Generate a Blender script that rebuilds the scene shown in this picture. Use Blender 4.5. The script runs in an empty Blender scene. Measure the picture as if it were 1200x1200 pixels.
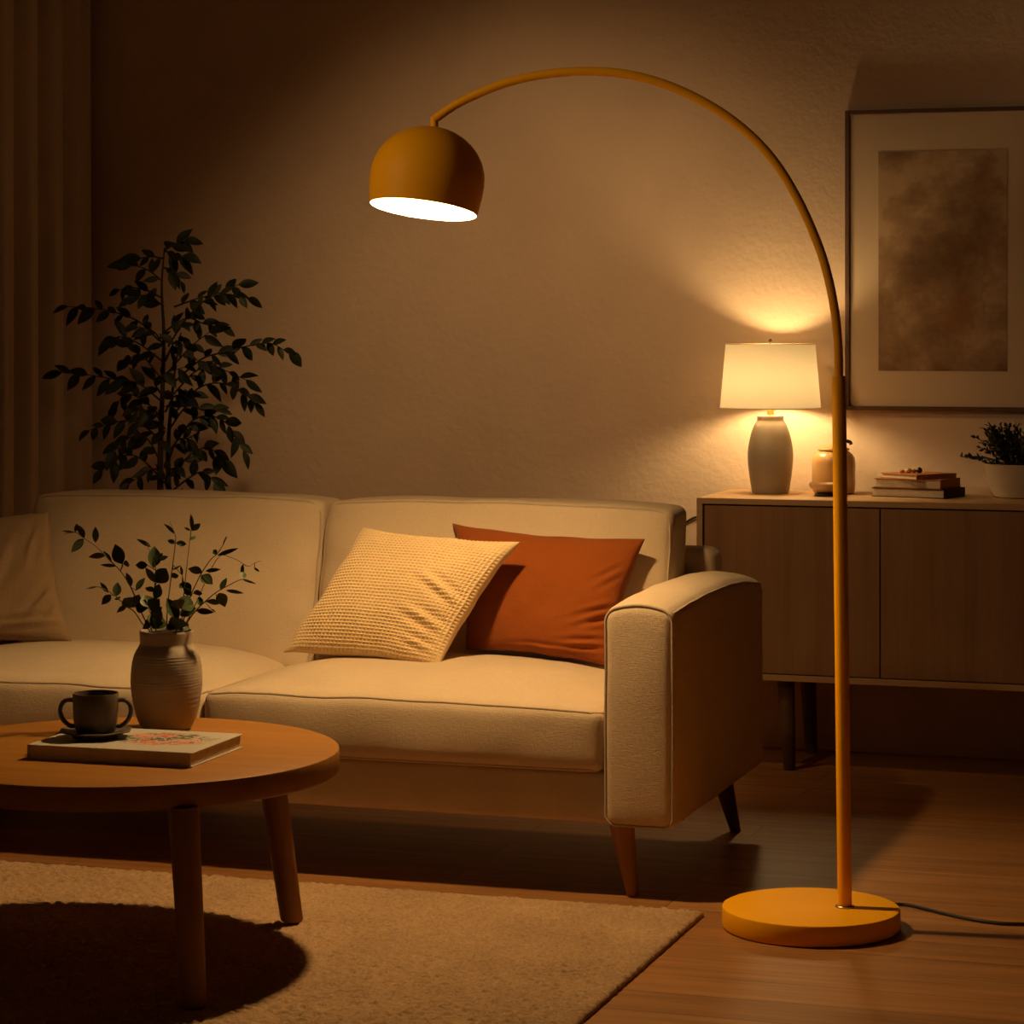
import bpy, bmesh, math, random
from mathutils import Vector, Matrix, noise

random.seed(7)
SC = bpy.context.scene
COL = SC.collection
PI = math.pi

# ------------------------------------------------------------------ camera
YAW = math.radians(18.2)
cam_d = bpy.data.cameras.new('camera')
cam = bpy.data.objects.new('camera', cam_d)
COL.objects.link(cam)
cam.location = (0, 0, 1.3)
cam.rotation_euler = (PI / 2, 0, YAW)
cam_d.sensor_width = 36
cam_d.lens = 36 * 3050 / 1200
cam_d.shift_y = -215 / 1200
cam_d.clip_end = 50
SC.camera = cam
SC.view_settings.view_transform = 'Standard'
SC.view_settings.look = 'None'
SC.view_settings.gamma = 1
SC.view_settings.exposure = 0.12
SC.view_settings.use_curve_mapping = False
try:
    SC.cycles.use_denoising = True
    SC.cycles.max_bounces = 10
    SC.cycles.diffuse_bounces = 6
    SC.cycles.transmission_bounces = 6
    SC.cycles.caustics_reflective = False
    SC.cycles.caustics_refractive = False
    SC.cycles.sample_clamp_indirect = 2
except Exception:
    pass
w = bpy.data.worlds.new('world')
SC.world = w
w.use_nodes = True
w.node_tree.nodes['Background'].inputs[0].default_value = (0.9, 1.0, 0.85, 1)
w.node_tree.nodes['Background'].inputs[1].default_value = 0.014

RIGHT = Vector((math.cos(YAW), math.sin(YAW), 0))
FWD = Vector((-math.sin(YAW), math.cos(YAW), 0))
UP = Vector((0, 0, 1))


# --------------------------------------------------------------- materials
class NT:
    def __init__(self, name):
        self.m = bpy.data.materials.new(name)
        self.m.use_nodes = True
        self.t = self.m.node_tree
        self.b = self.t.nodes['Principled BSDF']
        self.out = self.t.nodes['Material Output']

    def n(self, kind, **kw):
        nd = self.t.nodes.new(kind)
        for k, v in kw.items():
            if hasattr(nd, k):
                setattr(nd, k, v)
            else:
                nd.inputs[k].default_value = v
        return nd

    def l(self, a, b):
        self.t.links.new(a, b)

    def coords(self, scale=(1, 1, 1), kind='Object'):
        tc = self.n('ShaderNodeTexCoord')
        mp = self.n('ShaderNodeMapping')
        mp.inputs['Scale'].default_value = scale
        self.l(tc.outputs[kind], mp.inputs[0])
        return mp.outputs[0]

    def noise(self, co, scale, detail=3, rough=0.55):
        nd = self.n('ShaderNodeTexNoise')
        nd.inputs['Scale'].default_value = scale
        nd.inputs['Detail'].default_value = detail
        nd.inputs['Roughness'].default_value = rough
        self.l(co, nd.inputs['Vector'])
        return nd.outputs['Fac']

    def ramp(self, fac, stops):
        r = self.n('ShaderNodeValToRGB')
        e = r.color_ramp.elements
        while len(e) < len(stops):
            e.new(0.5)
        for el, (p, c) in zip(e, stops):
            el.position = p
            el.color = (*c, 1)
        self.l(fac, r.inputs[0])
        return r.outputs[0]

    def mix(self, fac, a, b, mode='MIX'):
        m = self.n('ShaderNodeMix', data_type='RGBA', blend_type=mode)
        for s, v in ((0, fac), (6, a), (7, b)):
            if isinstance(v, (int, float)):
                m.inputs[s].default_value = v
            elif isinstance(v, tuple):
                m.inputs[s].default_value = (*v, 1)
            else:
                self.l(v, m.inputs[s])
        return m.outputs[2]

    def math(self, op, a, b=0.0):
        m = self.n('ShaderNodeMath', operation=op)
        for i, v in enumerate((a, b)):
            if isinstance(v, (int, float)):
                m.inputs[i].default_value = v
            else:
                self.l(v, m.inputs[i])
        return m.outputs[0]

    def bump(self, h, strength, dist=0.01):
        b = self.n('ShaderNodeBump')
        b.inputs['Strength'].default_value = strength
        b.inputs['Distance'].default_value = dist
        self.l(h, b.inputs['Height'])
        self.l(b.outputs[0], self.b.inputs['Normal'])

    def base(self, c):
        if isinstance(c, tuple):
            self.b.inputs['Base Color'].default_value = (*c, 1)
        else:
            self.l(c, self.b.inputs['Base Color'])

    def rough(self, r, spec=0.5):
        self.b.inputs['Roughness'].default_value = r
        self.b.inputs['Specular IOR Level'].default_value = spec


def plain(name, c, rough=0.6, spec=0.4, metal=0.0, coat=0.0, var=0.08, scale=6):
    k = NT(name)
    co = k.coords()
    f = k.noise(co, scale, 3)
    lo = tuple(x * (1 - var) for x in c)
    hi = tuple(min(1, x * (1 + var)) for x in c)
    k.base(k.ramp(f, [(0.3, lo), (0.7, hi)]))
    k.rough(rough, spec)
    k.b.inputs['Metallic'].default_value = metal
    k.b.inputs['Coat Weight'].default_value = coat
    return k.m


def linen(name, c, var=0.13, bump=0.38, thread=620, rough=0.95):
    k = NT(name)
    co = k.coords()
    big = k.noise(co, 5, 4)
    w1 = k.noise(k.coords((thread, thread * .12, thread * .12)), 1.0, 2)
    w2 = k.noise(k.coords((thread * .12, thread * .12, thread)), 1.0, 2)
    wv = k.math('ADD', w1, w2)
    f = k.math('ADD', k.math('MULTIPLY', big, .5), k.math('MULTIPLY', wv, .3))
    k.base(k.ramp(f, [(0.3, tuple(x * (1 - var) for x in c)), (0.8, tuple(min(1, x * (1 + var)) for x in c))]))
    k.rough(rough, 0.15)
    k.b.inputs['Sheen Weight'].default_value = 0.12
    k.bump(k.math('ADD', wv, k.math('MULTIPLY', k.noise(co, 14, 3), 1.2)), bump, 0.0025)
    return k.m


def wood(name, c1, c2, axis='X', rough=0.45, spec=0.4, scale=1.0):
    k = NT(name)
    s = {'X': (1.2, 16, 16), 'Y': (16, 1.2, 16), 'Z': (16, 16, 1.2)}[axis]
    co = k.coords(tuple(x * scale for x in s))
    a = k.noise(co, 1.6, 5, 0.6)
    s2 = {'X': (3, 160, 160), 'Y': (160, 3, 160), 'Z': (160, 160, 3)}[axis]
    fine = k.noise(k.coords(s2), 1.0, 2)
    f = k.math('ADD', k.math('MULTIPLY', a, .75), k.math('MULTIPLY', fine, .25))
    k.base(k.ramp(f, [(0.32, c1), (0.68, c2)]))
    k.rough(rough, spec)
    k.bump(fine, 0.12, 0.001)
    return k.m


def wall_mat(name, c):
    k = NT(name)
    co = k.coords()
    f = k.noise(co, 1.7, 5, .6)
    k.base(k.ramp(f, [(0.3, tuple(x * .9 for x in c)), (0.7, tuple(x * 1.06 for x in c))]))
    k.rough(0.92, 0.2)
    h = k.math('ADD', k.noise(co, 38, 5, .6), k.math('MULTIPLY', k.noise(co, 9, 3), .8))
    k.bump(h, 0.45, 0.006)
    return k.m


def floor_mat():
    k = NT('oak_floor')
    co = k.coords()
    br = k.n('ShaderNodeTexBrick')
    br.offset = 0.37
    br.inputs['Scale'].default_value = 1.0
    br.inputs['Brick Width'].default_value = 1.5
    br.inputs['Row Height'].default_value = 0.145
    br.inputs['Mortar Size'].default_value = 0.0016
    br.inputs['Mortar Smooth'].default_value = 0.3
    br.inputs['Color1'].default_value = (0.42, 0.20, 0.068, 1)
    br.inputs['Color2'].default_value = (0.31, 0.145, 0.048, 1)
    br.inputs['Mortar'].default_value = (0.09, 0.05, 0.022, 1)
    k.l(co, br.inputs['Vector'])
    g = k.noise(k.coords((1.3, 22, 1)), 1.5, 5, .62)
    fine = k.noise(k.coords((4, 190, 1)), 1.0, 2)
    gr = k.ramp(g, [(0.3, (0.62, 0.58, 0.54)), (0.7, (1.18, 1.15, 1.12))])
    k.base(k.mix(1.0, br.outputs['Color'], gr, 'MULTIPLY'))
    k.rough(0.42, 0.4)
    k.bump(k.math('ADD', k.math('MULTIPLY', br.outputs['Fac'], -1.0), k.math('MULTIPLY', fine, .15)), 0.25, 0.002)
    return k.m


def rug_mat():
    k = NT('wool_pile')
    co = k.coords()
    f = k.math('ADD', k.math('MULTIPLY', k.noise(co, 130, 3), .6), k.math('MULTIPLY', k.noise(co, 4, 4), .4))
    k.base(k.ramp(f, [(0.3, (0.30, 0.19, 0.108)), (0.7, (0.58, 0.38, 0.215))]))
    k.rough(1.0, 0.05)
    k.bump(k.noise(co, 210, 3, .7), 0.8, 0.004)
    return k.m


def glow(name, c, s):
    k = NT(name)
    k.base((0.8, 0.8, 0.8))
    k.b.inputs['Emission Color'].default_value = (*c, 1)
    k.b.inputs['Emission Strength'].default_value = s
    return k.m


def shade_mat():
    k = NT('lamp_linen')
    co = k.coords((420, 420, 160))
    f = k.noise(co, 1.0, 2)
    c = k.ramp(f, [(0.3, (0.88, 0.79, 0.62)), (0.7, (0.91, 0.83, 0.66))])
    d = k.n('ShaderNodeBsdfDiffuse')
    t = k.n('ShaderNodeBsdfTranslucent')
    mx = k.n('ShaderNodeMixShader')
    k.l(c, d.inputs[0])
    k.l(c, t.inputs[0])
    mx.inputs[0].default_value = 0.092
    k.l(d.outputs[0], mx.inputs[1])
    k.l(t.outputs[0], mx.inputs[2])
    k.l(mx.outputs[0], k.out.inputs[0])
    return k.m


def leaf_mat(name, c1, c2):
    k = NT(name)
    f = k.noise(k.coords(), 24, 2)
    k.base(k.ramp(f, [(0.3, c1), (0.7, c2)]))
    k.rough(0.55, 0.3)
    return k.m


def art_mat():
    k = NT('watercolour_wash')
    co = k.coords((1, 1, 1))
    a = k.noise(co, 3.1, 6, .6)
    b = k.noise(k.coords((1, 1, 1.2)), 9, 5, .6)
    f = k.math('ADD', k.math('MULTIPLY', a, .75), k.math('MULTIPLY', b, .25))
    wash = k.ramp(f, [(0.38, (0.13, 0.075, 0.04)), (0.46, (0.23, 0.14, 0.075)), (0.53, (0.35, 0.23, 0.135)), (0.56, (0.44, 0.31, 0.19)), (0.68, (0.52, 0.38, 0.25))])
    # a rust coloured bloom right of the middle
    tc = k.n('ShaderNodeTexCoord')
    vm = k.n('ShaderNodeVectorMath', operation='DISTANCE')
    k.l(tc.outputs['Object'], vm.inputs[0])
    vm.inputs[1].default_value = (0.055, 0.0, 0.285)
    dd = k.math('ADD', vm.outputs['Value'], k.math('MULTIPLY', k.math('SUBTRACT', b, .5), .14))
    bl = k.ramp(dd, [(0.03, (0.75, 0.75, 0.75)), (0.085, (0, 0, 0))])
    k.base(k.mix(bl, wash, (0.30, 0.135, 0.05)))
    k.rough(0.7, 0.3)
    return k.m


def cover_mat():
    k = NT('printed_cover')
    co = k.coords()
    f = k.noise(k.coords((1, 1.4, 1)), 21, 4, .6)
    pic = k.ramp(f, [(0.32, (0.22, 0.26, 0.30)), (0.39, (0.62, 0.60, 0.54)), (0.44, (0.03, 0.03, 0.025)), (0.48, (0.07, 0.11, 0.03)), (0.52, (0.66, 0.60, 0.5)), (0.56, (0.50, 0.06, 0.03)), (0.61, (0.62, 0.22, 0.14)), (0.66, (0.60, 0.52, 0.44)), (0.72, (0.04, 0.04, 0.04))])
    tc = k.n('ShaderNodeTexCoord')
    mp = k.n('ShaderNodeMapping')
    mp.inputs['Location'].default_value = (-0.055, -0.02, 0)
    mp.inputs['Scale'].default_value = (1, 1.3, 0)
    k.l(tc.outputs['Object'], mp.inputs[0])
    ln = k.n('ShaderNodeVectorMath', operation='LENGTH')
    k.l(mp.outputs[0], ln.inputs[0])
    msk = k.ramp(k.math('ADD', ln.outputs['Value'], k.math('MULTIPLY', k.noise(co, 30, 2), .06)), [(0.115, (1, 1, 1)), (0.145, (0, 0, 0))])
    k.base(k.mix(msk, (0.50, 0.46, 0.40), pic))
    k.rough(0.4, 0.4)
    return k.m


M = {
    'wall': wall_mat('plaster', (0.68, 0.535, 0.41)),
    'ceiling': wall_mat('ceiling_paint', (0.30, 0.26, 0.22)),
    'floor': floor_mat(),
    'rug': rug_mat(),
    'sofa': linen('oatmeal_linen', (0.60, 0.47, 0.33)),
    'pipe': linen('seam_linen', (0.46, 0.36, 0.26), thread=600),
    'cushion': linen('beige_cotton', (0.30, 0.20, 0.115), thread=260),
    'waffle': linen('waffle_cotton', (0.66, 0.49, 0.28), thread=700, bump=.3),
    'rust': linen('rust_velvet', (0.25, 0.062, 0.009), thread=700, bump=.35),
    'curtain': linen('curtain_cloth', (0.50, 0.42, 0.34), thread=300),
    'oak': wood('honey_oak', (0.26, 0.105, 0.014), (0.36, 0.155, 0.026), 'X', 0.5, 0.22),
    'oak_leg': wood('oak_leg', (0.30, 0.14, 0.035), (0.42, 0.21, 0.06), 'Z', 0.5),
    'table_leg': wood('table_leg_oak', (0.22, 0.095, 0.018), (0.30, 0.135, 0.03), 'Z', 0.55, 0.25),
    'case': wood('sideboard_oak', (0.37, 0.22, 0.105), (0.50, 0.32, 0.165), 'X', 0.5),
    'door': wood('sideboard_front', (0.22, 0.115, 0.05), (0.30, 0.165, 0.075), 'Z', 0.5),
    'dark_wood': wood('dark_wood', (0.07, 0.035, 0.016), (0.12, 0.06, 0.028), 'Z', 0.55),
    'yellow': plain('mustard_enamel', (0.97, 0.46, 0.003), 0.52, 0.2, coat=0.0, var=0.02),
    'dome_white': plain('white_enamel', (0.88, 0.82, 0.70), 0.5, 0.4, var=0.01),
    'steel': plain('dull_steel', (0.45, 0.38, 0.30), 0.35, 0.5, metal=1.0, var=0.02),
    'cable': plain('black_cable', (0.018, 0.014, 0.011), 0.5, 0.4),
    'ceramic': plain('grey_ceramic', (0.30, 0.25, 0.205), 0.32, 0.5, var=0.05),
    'vase': plain('white_stoneware', (0.33, 0.275, 0.225), 0.45, 0.4, var=0.05, scale=20),
    'cup': plain('umber_stoneware', (0.10, 0.075, 0.053), 0.42, 0.5, var=0.1, scale=30),
    'pot': plain('pale_pot', (0.52, 0.42, 0.32), 0.55, 0.4),
    'jar': plain('amber_glaze', (0.52, 0.31, 0.13), 0.25, 0.5, var=0.06),
    'bowl': plain('sand_glaze', (0.62, 0.44, 0.25), 0.35, 0.5, var=0.06),
    'black': plain('black_lacquer', (0.02, 0.015, 0.011), 0.45, 0.4),
    'brass': plain('brass', (0.80, 0.52, 0.14), 0.4, 0.5, metal=0.6, var=0.02),
    'paper': plain('paper_edges', (0.62, 0.54, 0.43), 0.9, 0.2, var=0.08, scale=60),
    'mat_board': plain('mat_board', (0.60, 0.48, 0.35), 0.9, 0.2, var=0.02),
    'rust_cloth': plain('rust_bookcloth', (0.42, 0.17, 0.06), 0.8, 0.2),
    'tan_cloth': plain('tan_bookcloth', (0.40, 0.29, 0.19), 0.8, 0.2),
    'dark_cloth': plain('dark_bookcloth', (0.055, 0.032, 0.022), 0.8, 0.2),
    'soil': plain('potting_soil', (0.03, 0.02, 0.012), 1.0, 0.1, var=.4, scale=60),
    'tan_stone': plain('tan_stone', (0.60, 0.40, 0.20), 0.5, 0.4),
    'leaf': leaf_mat('sprig_leaf', (0.020, 0.036, 0.009), (0.060, 0.088, 0.018)),
    'leaf_dark': leaf_mat('ficus_leaf', (0.010, 0.016, 0.006), (0.028, 0.038, 0.013)),
    'stem': plain('green_stem', (0.13, 0.105, 0.045), 0.7, 0.3),
    'bark': plain('bark', (0.05, 0.032, 0.02), 0.9, 0.2),
    'shade': shade_mat(),
    'art': art_mat(),
    'cover': cover_mat(),
    'bulb_big': glow('warm_bulb', (1.0, 0.61, 0.24), 1180.0),
    'bulb_small': glow('warm_bulb_small', (1.0, 0.655, 0.28), 182.0),
}


# ----------------------------------------------------------------- helpers
def tag(o, label=None, cat=None, group=None, kind=None):
    if label: o['label'] = label
    if cat: o['category'] = cat
    if group: o['group'] = group
    if kind: o['kind'] = kind
    return o


def thing(name, loc, label, cat, group=None):
    o = bpy.data.objects.new(name, None)
    COL.objects.link(o)
    o.location = loc
    o.empty_display_size = 0.1
    return tag(o, label, cat, group)


def root_of(o):
    while o.parent:
        o = o.parent
    return o


class G:
    """geometry collected in world coordinates"""
    def __init__(self):
        self.v, self.f = [], []

    def add(self, v, f):
        o = len(self.v)
        self.v += [Vector(x) for x in v]
        self.f += [tuple(i + o for i in q) for q in f]
        return self

    def lathe(self, prof, c, n=48, axis=None, cap0=False, cap1=False):
        """prof: (r, z) pairs; c: base point; axis: up vector"""
        a = Vector(axis).normalized() if axis is not None else UP
        x = a.orthogonal().normalized()
        if axis is None: x = Vector((1, 0, 0))
        y = a.cross(x)
        c = Vector(c)
        v, f = [], []
        for r, z in prof:
            for i in range(n):
                t = 2 * PI * i / n
                v.append(c + x * (r * math.cos(t)) + y * (r * math.sin(t)) + a * z)
        for k in range(len(prof) - 1):
            for i in range(n):
                j = (i + 1) % n
                f.append((k * n + i, k * n + j, (k + 1) * n + j, (k + 1) * n + i))
        if cap0: f.append(tuple(reversed(range(n))))
        if cap1: f.append(tuple((len(prof) - 1) * n + i for i in range(n)))
        return self.add(v, f)

    def tube(self, path, r, n=12, closed=False, caps=True):
        P = [Vector(p) for p in path]
        m = len(P)
        rad = r if callable(r) else (lambda t: r)
        v, f = [], []
        prev = None
        for i, p in enumerate(P):
            if closed:
                d = P[(i + 1) % m] - P[i - 1]
            else:
                d = P[min(i + 1, m - 1)] - P[max(i - 1, 0)]
            d.normalize()
            if prev is None:
                nx = d.orthogonal().normalized()
            else:
                nx = (prev - d * prev.dot(d))
                nx = nx.normalized() if nx.length > 1e-6 else d.orthogonal().normalized()
            prev = nx
            ny = d.cross(nx)
            rr = rad(i / max(1, m - 1))
            for k in range(n):
                t = 2 * PI * k / n
                v.append(p + nx * (rr * math.cos(t)) + ny * (rr * math.sin(t)))
        for i in range(m if closed else m - 1):
            j = (i + 1) % m
            for k in range(n):
                l = (k + 1) % n
                f.append((i * n + k, i * n + l, j * n + l, j * n + k))
        if caps and not closed:
            f.append(tuple(reversed(range(n))))
            f.append(tuple((m - 1) * n + k for k in range(n)))
        return self.add(v, f)

    def squash(self, z0, k):
        for p in self.v:
            p.z = z0 + (p.z - z0) * k
        return self

    def box(self, x0, x1, y0, y1, z0, z1, r=0.0, seg=2, rot=0.0, piv=None):
        bm = bmesh.new()
        bmesh.ops.create_cube(bm, size=1)
        for vv in bm.verts:
            vv.co = Vector(((x0 + x1) / 2 + vv.co.x * (x1 - x0), (y0 + y1) / 2 + vv.co.y * (y1 - y0), (z0 + z1) / 2 + vv.co.z * (z1 - z0)))
        if r > 0:
            bmesh.ops.bevel(bm, geom=list(bm.edges), offset=r, segments=seg, affect='EDGES', profile=0.5)
        if rot:
            pv = Vector(piv if piv else ((x0 + x1) / 2, (y0 + y1) / 2, 0))
            bmesh.ops.rotate(bm, verts=bm.verts, cent=pv, matrix=Matrix.Rotation(rot, 3, 'Z'))
        bm.verts.index_update()
        v = [x.co.copy() for x in bm.verts]
        f = [tuple(q.index for q in fa.verts) for fa in bm.faces]
        bm.free()
        return self.add(v, f)


def obj(name, g, mat, parent=None, smooth=True, origin=None, sharp=35, uv=None):
    if parent is not None:
        org = root_of(parent).location.copy()
    elif origin is not None:
        org = Vector(origin)
    else:
        xs = [p.x for p in g.v]; ys = [p.y for p in g.v]; zs = [p.z for p in g.v]
        org = Vector(((min(xs) + max(xs)) / 2, (min(ys) + max(ys)) / 2, min(zs)))
    me = bpy.data.meshes.new(name)
    me.from_pydata([tuple(p - org) for p in g.v], [], g.f)
    me.update()
    bm = bmesh.new(); bm.from_mesh(me)
    bmesh.ops.recalc_face_normals(bm, faces=bm.faces)
    bm.to_mesh(me); bm.free()
    if smooth:
        me.polygons.foreach_set('use_smooth', [True] * len(me.polygons))
        try:
            me.set_sharp_from_angle(angle=math.radians(sharp))
        except Exception:
            pass
    if mat is not None:
        me.materials.append(mat)
    o = bpy.data.objects.new(name, me)
    COL.objects.link(o)
    if parent is not None:
        o.parent = parent
    else:
        o.location = org
    return o


def softbox(x0, x1, y0, y1, z0, z1, r, deform, n=(24, 16, 6), rs=4):
    """rounded box with a fine surface grid, each point run through deform(u,v,w,p)"""
    c = Vector(((x0 + x1) / 2, (y0 + y1) / 2, (z0 + z1) / 2))
    h = Vector(((x1 - x0) / 2, (y1 - y0) / 2, (z1 - z0) / 2))

    def ticks(hh, m):
        inn = hh - r
        t = [-hh + r * (1 - math.cos(PI / 2 * i / rs)) * 1.0 for i in range(rs)]
        t += [-inn + 2 * inn * i / m for i in range(m + 1)]
        t += [-q for q in reversed(t[:rs])]
        return t
    T = [ticks(h[i], n[i]) for i in range(3)]
    idx, V, F = {}, [], []

    def vid(i, j, k):
        if (i, j, k) in idx: return idx[(i, j, k)]
        p = Vector((T[0][i], T[1][j], T[2][k]))
        q = Vector([max(-(h[a] - r), min(h[a] - r, p[a])) for a in range(3)])
        d = p - q
        if d.length > 1e-9:
            p = q + d.normalized() * r
        wp = deform(p.x / h.x, p.y / h.y, p.z / h.z, c + p)
        idx[(i, j, k)] = len(V); V.append(wp)
        return idx[(i, j, k)]
    N = [len(t) - 1 for t in T]
    for i in range(N[0]):
        for j in range(N[1]):
            F.append((vid(i, j, 0), vid(i, j + 1, 0), vid(i + 1, j + 1, 0), vid(i + 1, j, 0)))
            F.append((vid(i, j, N[2]), vid(i + 1, j, N[2]), vid(i + 1, j + 1, N[2]), vid(i, j + 1, N[2])))
    for i in range(N[0]):
        for k in range(N[2]):
            F.append((vid(i, 0, k), vid(i + 1, 0, k), vid(i + 1, 0, k + 1), vid(i, 0, k + 1)))
            F.append((vid(i, N[1], k), vid(i, N[1], k + 1), vid(i + 1, N[1], k + 1), vid(i + 1, N[1], k)))
    for j in range(N[1]):
        for k in range(N[2]):
            F.append((vid(0, j, k), vid(0, j, k + 1), vid(0, j + 1, k + 1), vid(0, j + 1, k)))
            F.append((vid(N[0], j, k), vid(N[0], j + 1, k), vid(N[0], j + 1, k + 1), vid(N[0], j, k + 1)))
    return G().add(V, F)


def spline(pts, n=8):
    """Catmull-Rom through the points"""
    P = [Vector(p) for p in pts]
    P = [P[0] * 2 - P[1]] + P + [P[-1] * 2 - P[-2]]
    out = []
    for i in range(1, len(P) - 2):
        a, b, c, d = P[i - 1], P[i], P[i + 1], P[i + 2]
        for k in range(n):
            t = k / n
            out.append(0.5 * ((2 * b) + (c - a) * t + (2 * a - 5 * b + 4 * c - d) * t * t + (3 * b - a - 3 * c + d) * t ** 3))
    out.append(P[-2])
    return out


def rrect(a0, a1, b0, b1, r, n=6, m=10):
    """closed rounded rectangle in 2D"""
    pts = []
    for (cx, cy, t0) in ((a1 - r, b0 + r, -PI / 2), (a1 - r, b1 - r, 0), (a0 + r, b1 - r, PI / 2), (a0 + r, b0 + r, PI)):
        for i in range(n + 1):
            t = t0 + PI / 2 * i / n
            pts.append((cx + r * math.cos(t), cy + r * math.sin(t)))
    out = []
    for i, p in enumerate(pts):
        q = pts[(i + 1) % len(pts)]
        L = math.hypot(q[0] - p[0], q[1] - p[1])
        k = m if L > 0.08 else 1
        for s in range(k):
            out.append((p[0] + (q[0] - p[0]) * s / k, p[1] + (q[1] - p[1]) * s / k))
    return out


def taper_leg(top, foot, r0, r1, n=20):
    g = G()
    t, f = Vector(top), Vector(foot)
    v = []
    for (p, r) in ((t, r0), (t.lerp(f, .5), (r0 + r1) / 2), (f.lerp(t, .012), r1), (f, r1 * .9)):
        for i in range(n):
            a = 2 * PI * i / n
            v.append(Vector((p.x + r * math.cos(a), p.y + r * math.sin(a), p.z)))
    F = [(k * n + i, k * n + (i + 1) % n, (k + 1) * n + (i + 1) % n, (k + 1) * n + i) for k in range(3) for i in range(n)]
    F.append(tuple(reversed(range(n)))); F.append(tuple(3 * n + i for i in range(n)))
    return g.add(v, F)


def add_leaf(g, base, d, L, W, side=None, curl=0.15):
    d = Vector(d).normalized()
    s = Vector(side) if side is not None else Vector((random.uniform(-1, 1), random.uniform(-1, 1), random.uniform(-.6, .6)))
    s = s - d * s.dot(d)
    s = s.normalized() if s.length > 1e-4 else d.orthogonal().normalized()
    nrm = d.cross(s).normalized()
    if nrm.z < 0:
        nrm = -nrm
    prof = [(0.0, .06), (.06, .30), (0.16, .64), (0.28, .90), (0.42, 1.0), (0.56, .95), (0.70, .76), (0.83, .48), (.93, .2), (1.0, .02)]
    v = []
    for t, wd in prof:
        p = Vector(base) + d * (L * t) - nrm * (curl * L * t * t)
        hw = W * wd * .5
        lift = nrm * (hw * .35)
        v += [p - s * hw + lift, p, p + s * hw + lift]
    f = []
    for i in range(len(prof) - 1):
        a = i * 3
        f += [(a, a + 1, a + 4, a + 3), (a + 1, a + 2, a + 5, a + 4)]
    g.add(v, f)


def fuzz(p, s, a):
    return noise.noise(Vector(p) * s) * a


# ------------------------------------------------------------- the setting
XL, XR, YF, YB, ZC = -4.25, 2.9, -2.5, 7.93, 2.7


def struct(name, g, mat, **kw):
    o = obj(name, g, mat, **kw)
    o['kind'] = 'structure'
    return o


struct('floor', G().box(XL - .1, XR + .1, YF - .1, YB + .1, -.06, 0), M['floor'], smooth=False, origin=(0, 0, 0))
struct('ceiling', G().box(XL - .1, XR + .1, YF - .1, YB + .1, ZC, ZC + .06), M['ceiling'], smooth=False, origin=(0, 0, ZC))
struct('wall_back', G().box(XL - .1, XR + .1, YB, YB + .1, 0, ZC), M['wall'], smooth=False, origin=(0, YB, 0))
struct('wall_left', G().box(XL - .1, XL, YF, YB, 0, ZC), M['wall'], smooth=False, origin=(XL, 0, 0))
struct('wall_right', G().box(XR, XR + .1, YF, YB, 0, ZC), M['wall'], smooth=False, origin=(XR, 0, 0))

# curtain hanging along the left wall
g = G()
ny, nz = 300, 14
V, F = [], []
for j in range(nz + 1):
    z = 0.005 + (ZC - 0.012) * j / nz
    for i in range(ny + 1):
        t = i / ny
        y = 5.6 + 2.28 * t
        ph = y * 2 * PI / 0.19 + 1.3 * math.sin(y * 5.1) + 0.25 * math.sin(z * 1.1 + y * 3)
        amp = 0.022 + 0.008 * math.sin(y * 9.3 + 1)
        x = -4.085 + amp * math.sin(ph) + 0.012 * math.sin(2 * ph + 1)
        V.append((x, y, z))
for j in range(nz):
    for i in range(ny):
        a = j * (ny + 1) + i
        F.append((a, a + 1, a + ny + 2, a + ny + 1))
cur = obj('curtain', g.add(V, F), M['curtain'], sharp=180)
tag(cur, 'floor-length taupe curtain hanging in soft folds along the dark left wall', 'curtain')
sm = cur.modifiers.new('cloth_thickness', 'SOLIDIFY'); sm.thickness = 0.003

# --------------------------------------------------------------------- rug
x0, x1, y0, y1 = -3.95, -1.395, 3.75, 5.60
nx, nyy = 460, 330
V, F = [], []
for j in range(nyy + 1):
    for i in range(nx + 1):
        x = x0 + (x1 - x0) * i / nx
        y = y0 + (y1 - y0) * j / nyy
        e = min(i, nx - i, j, nyy - j)
        h = 0.0125 + 0.0075 * noise.noise(Vector((x * 72, y * 88, 0))) + 0.0035 * noise.noise(Vector((x * 190, y * 190, 5)))
        if i in (0, nx): x += 0.004 * noise.noise(Vector((y * 60, 3, 0)))
        if j in (0, nyy): y += 0.004 * noise.noise(Vector((x * 60, 9, 0)))
        if e == 0: h = 0.008 + 0.002 * noise.noise(Vector((x * 95, y * 95, 0)))
        V.append((x, y, h))
for j in range(nyy):
    for i in range(nx):
        a = j * (nx + 1) + i
        F.append((a, a + 1, a + nx + 2, a + nx + 1))
top_n = len(V)
ring = [i for i in range(nx + 1)] + [j * (nx + 1) + nx for j in range(1, nyy + 1)] + [nyy * (nx + 1) + i for i in range(nx - 1, -1, -1)] + [j * (nx + 1) for j in range(nyy - 1, 0, -1)]
for i in ring:
    V.append((V[i][0], V[i][1], 0.0005))
R_ = len(ring)
for k in range(R_):
    F.append((ring[k], top_n + k, top_n + (k + 1) % R_, ring[(k + 1) % R_]))
F.append(tuple(top_n + k for k in range(R_)))
tag(obj('rug', G().add(V, F), M['rug'], sharp=180), 'thick beige wool rug on the floor under the round coffee table', 'rug')

# -------------------------------------------------------------------- sofa
SX0, SX1 = -3.73, -1.49          # outer faces of the arms
AW = 0.165
SY0, SY1 = 5.70, 6.63
sofa = thing('sofa', (-2.61, 6.16, 0), 'oatmeal linen two-seat sofa with box arms and tapered wooden legs', 'sofa')

base = obj('base', G().box(SX0 + AW - .01, SX1 - AW + .01, SY0 + .018, SY1 - .02, 0.168, 0.285, 0.014, 3), M['sofa'], sofa)


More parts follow.
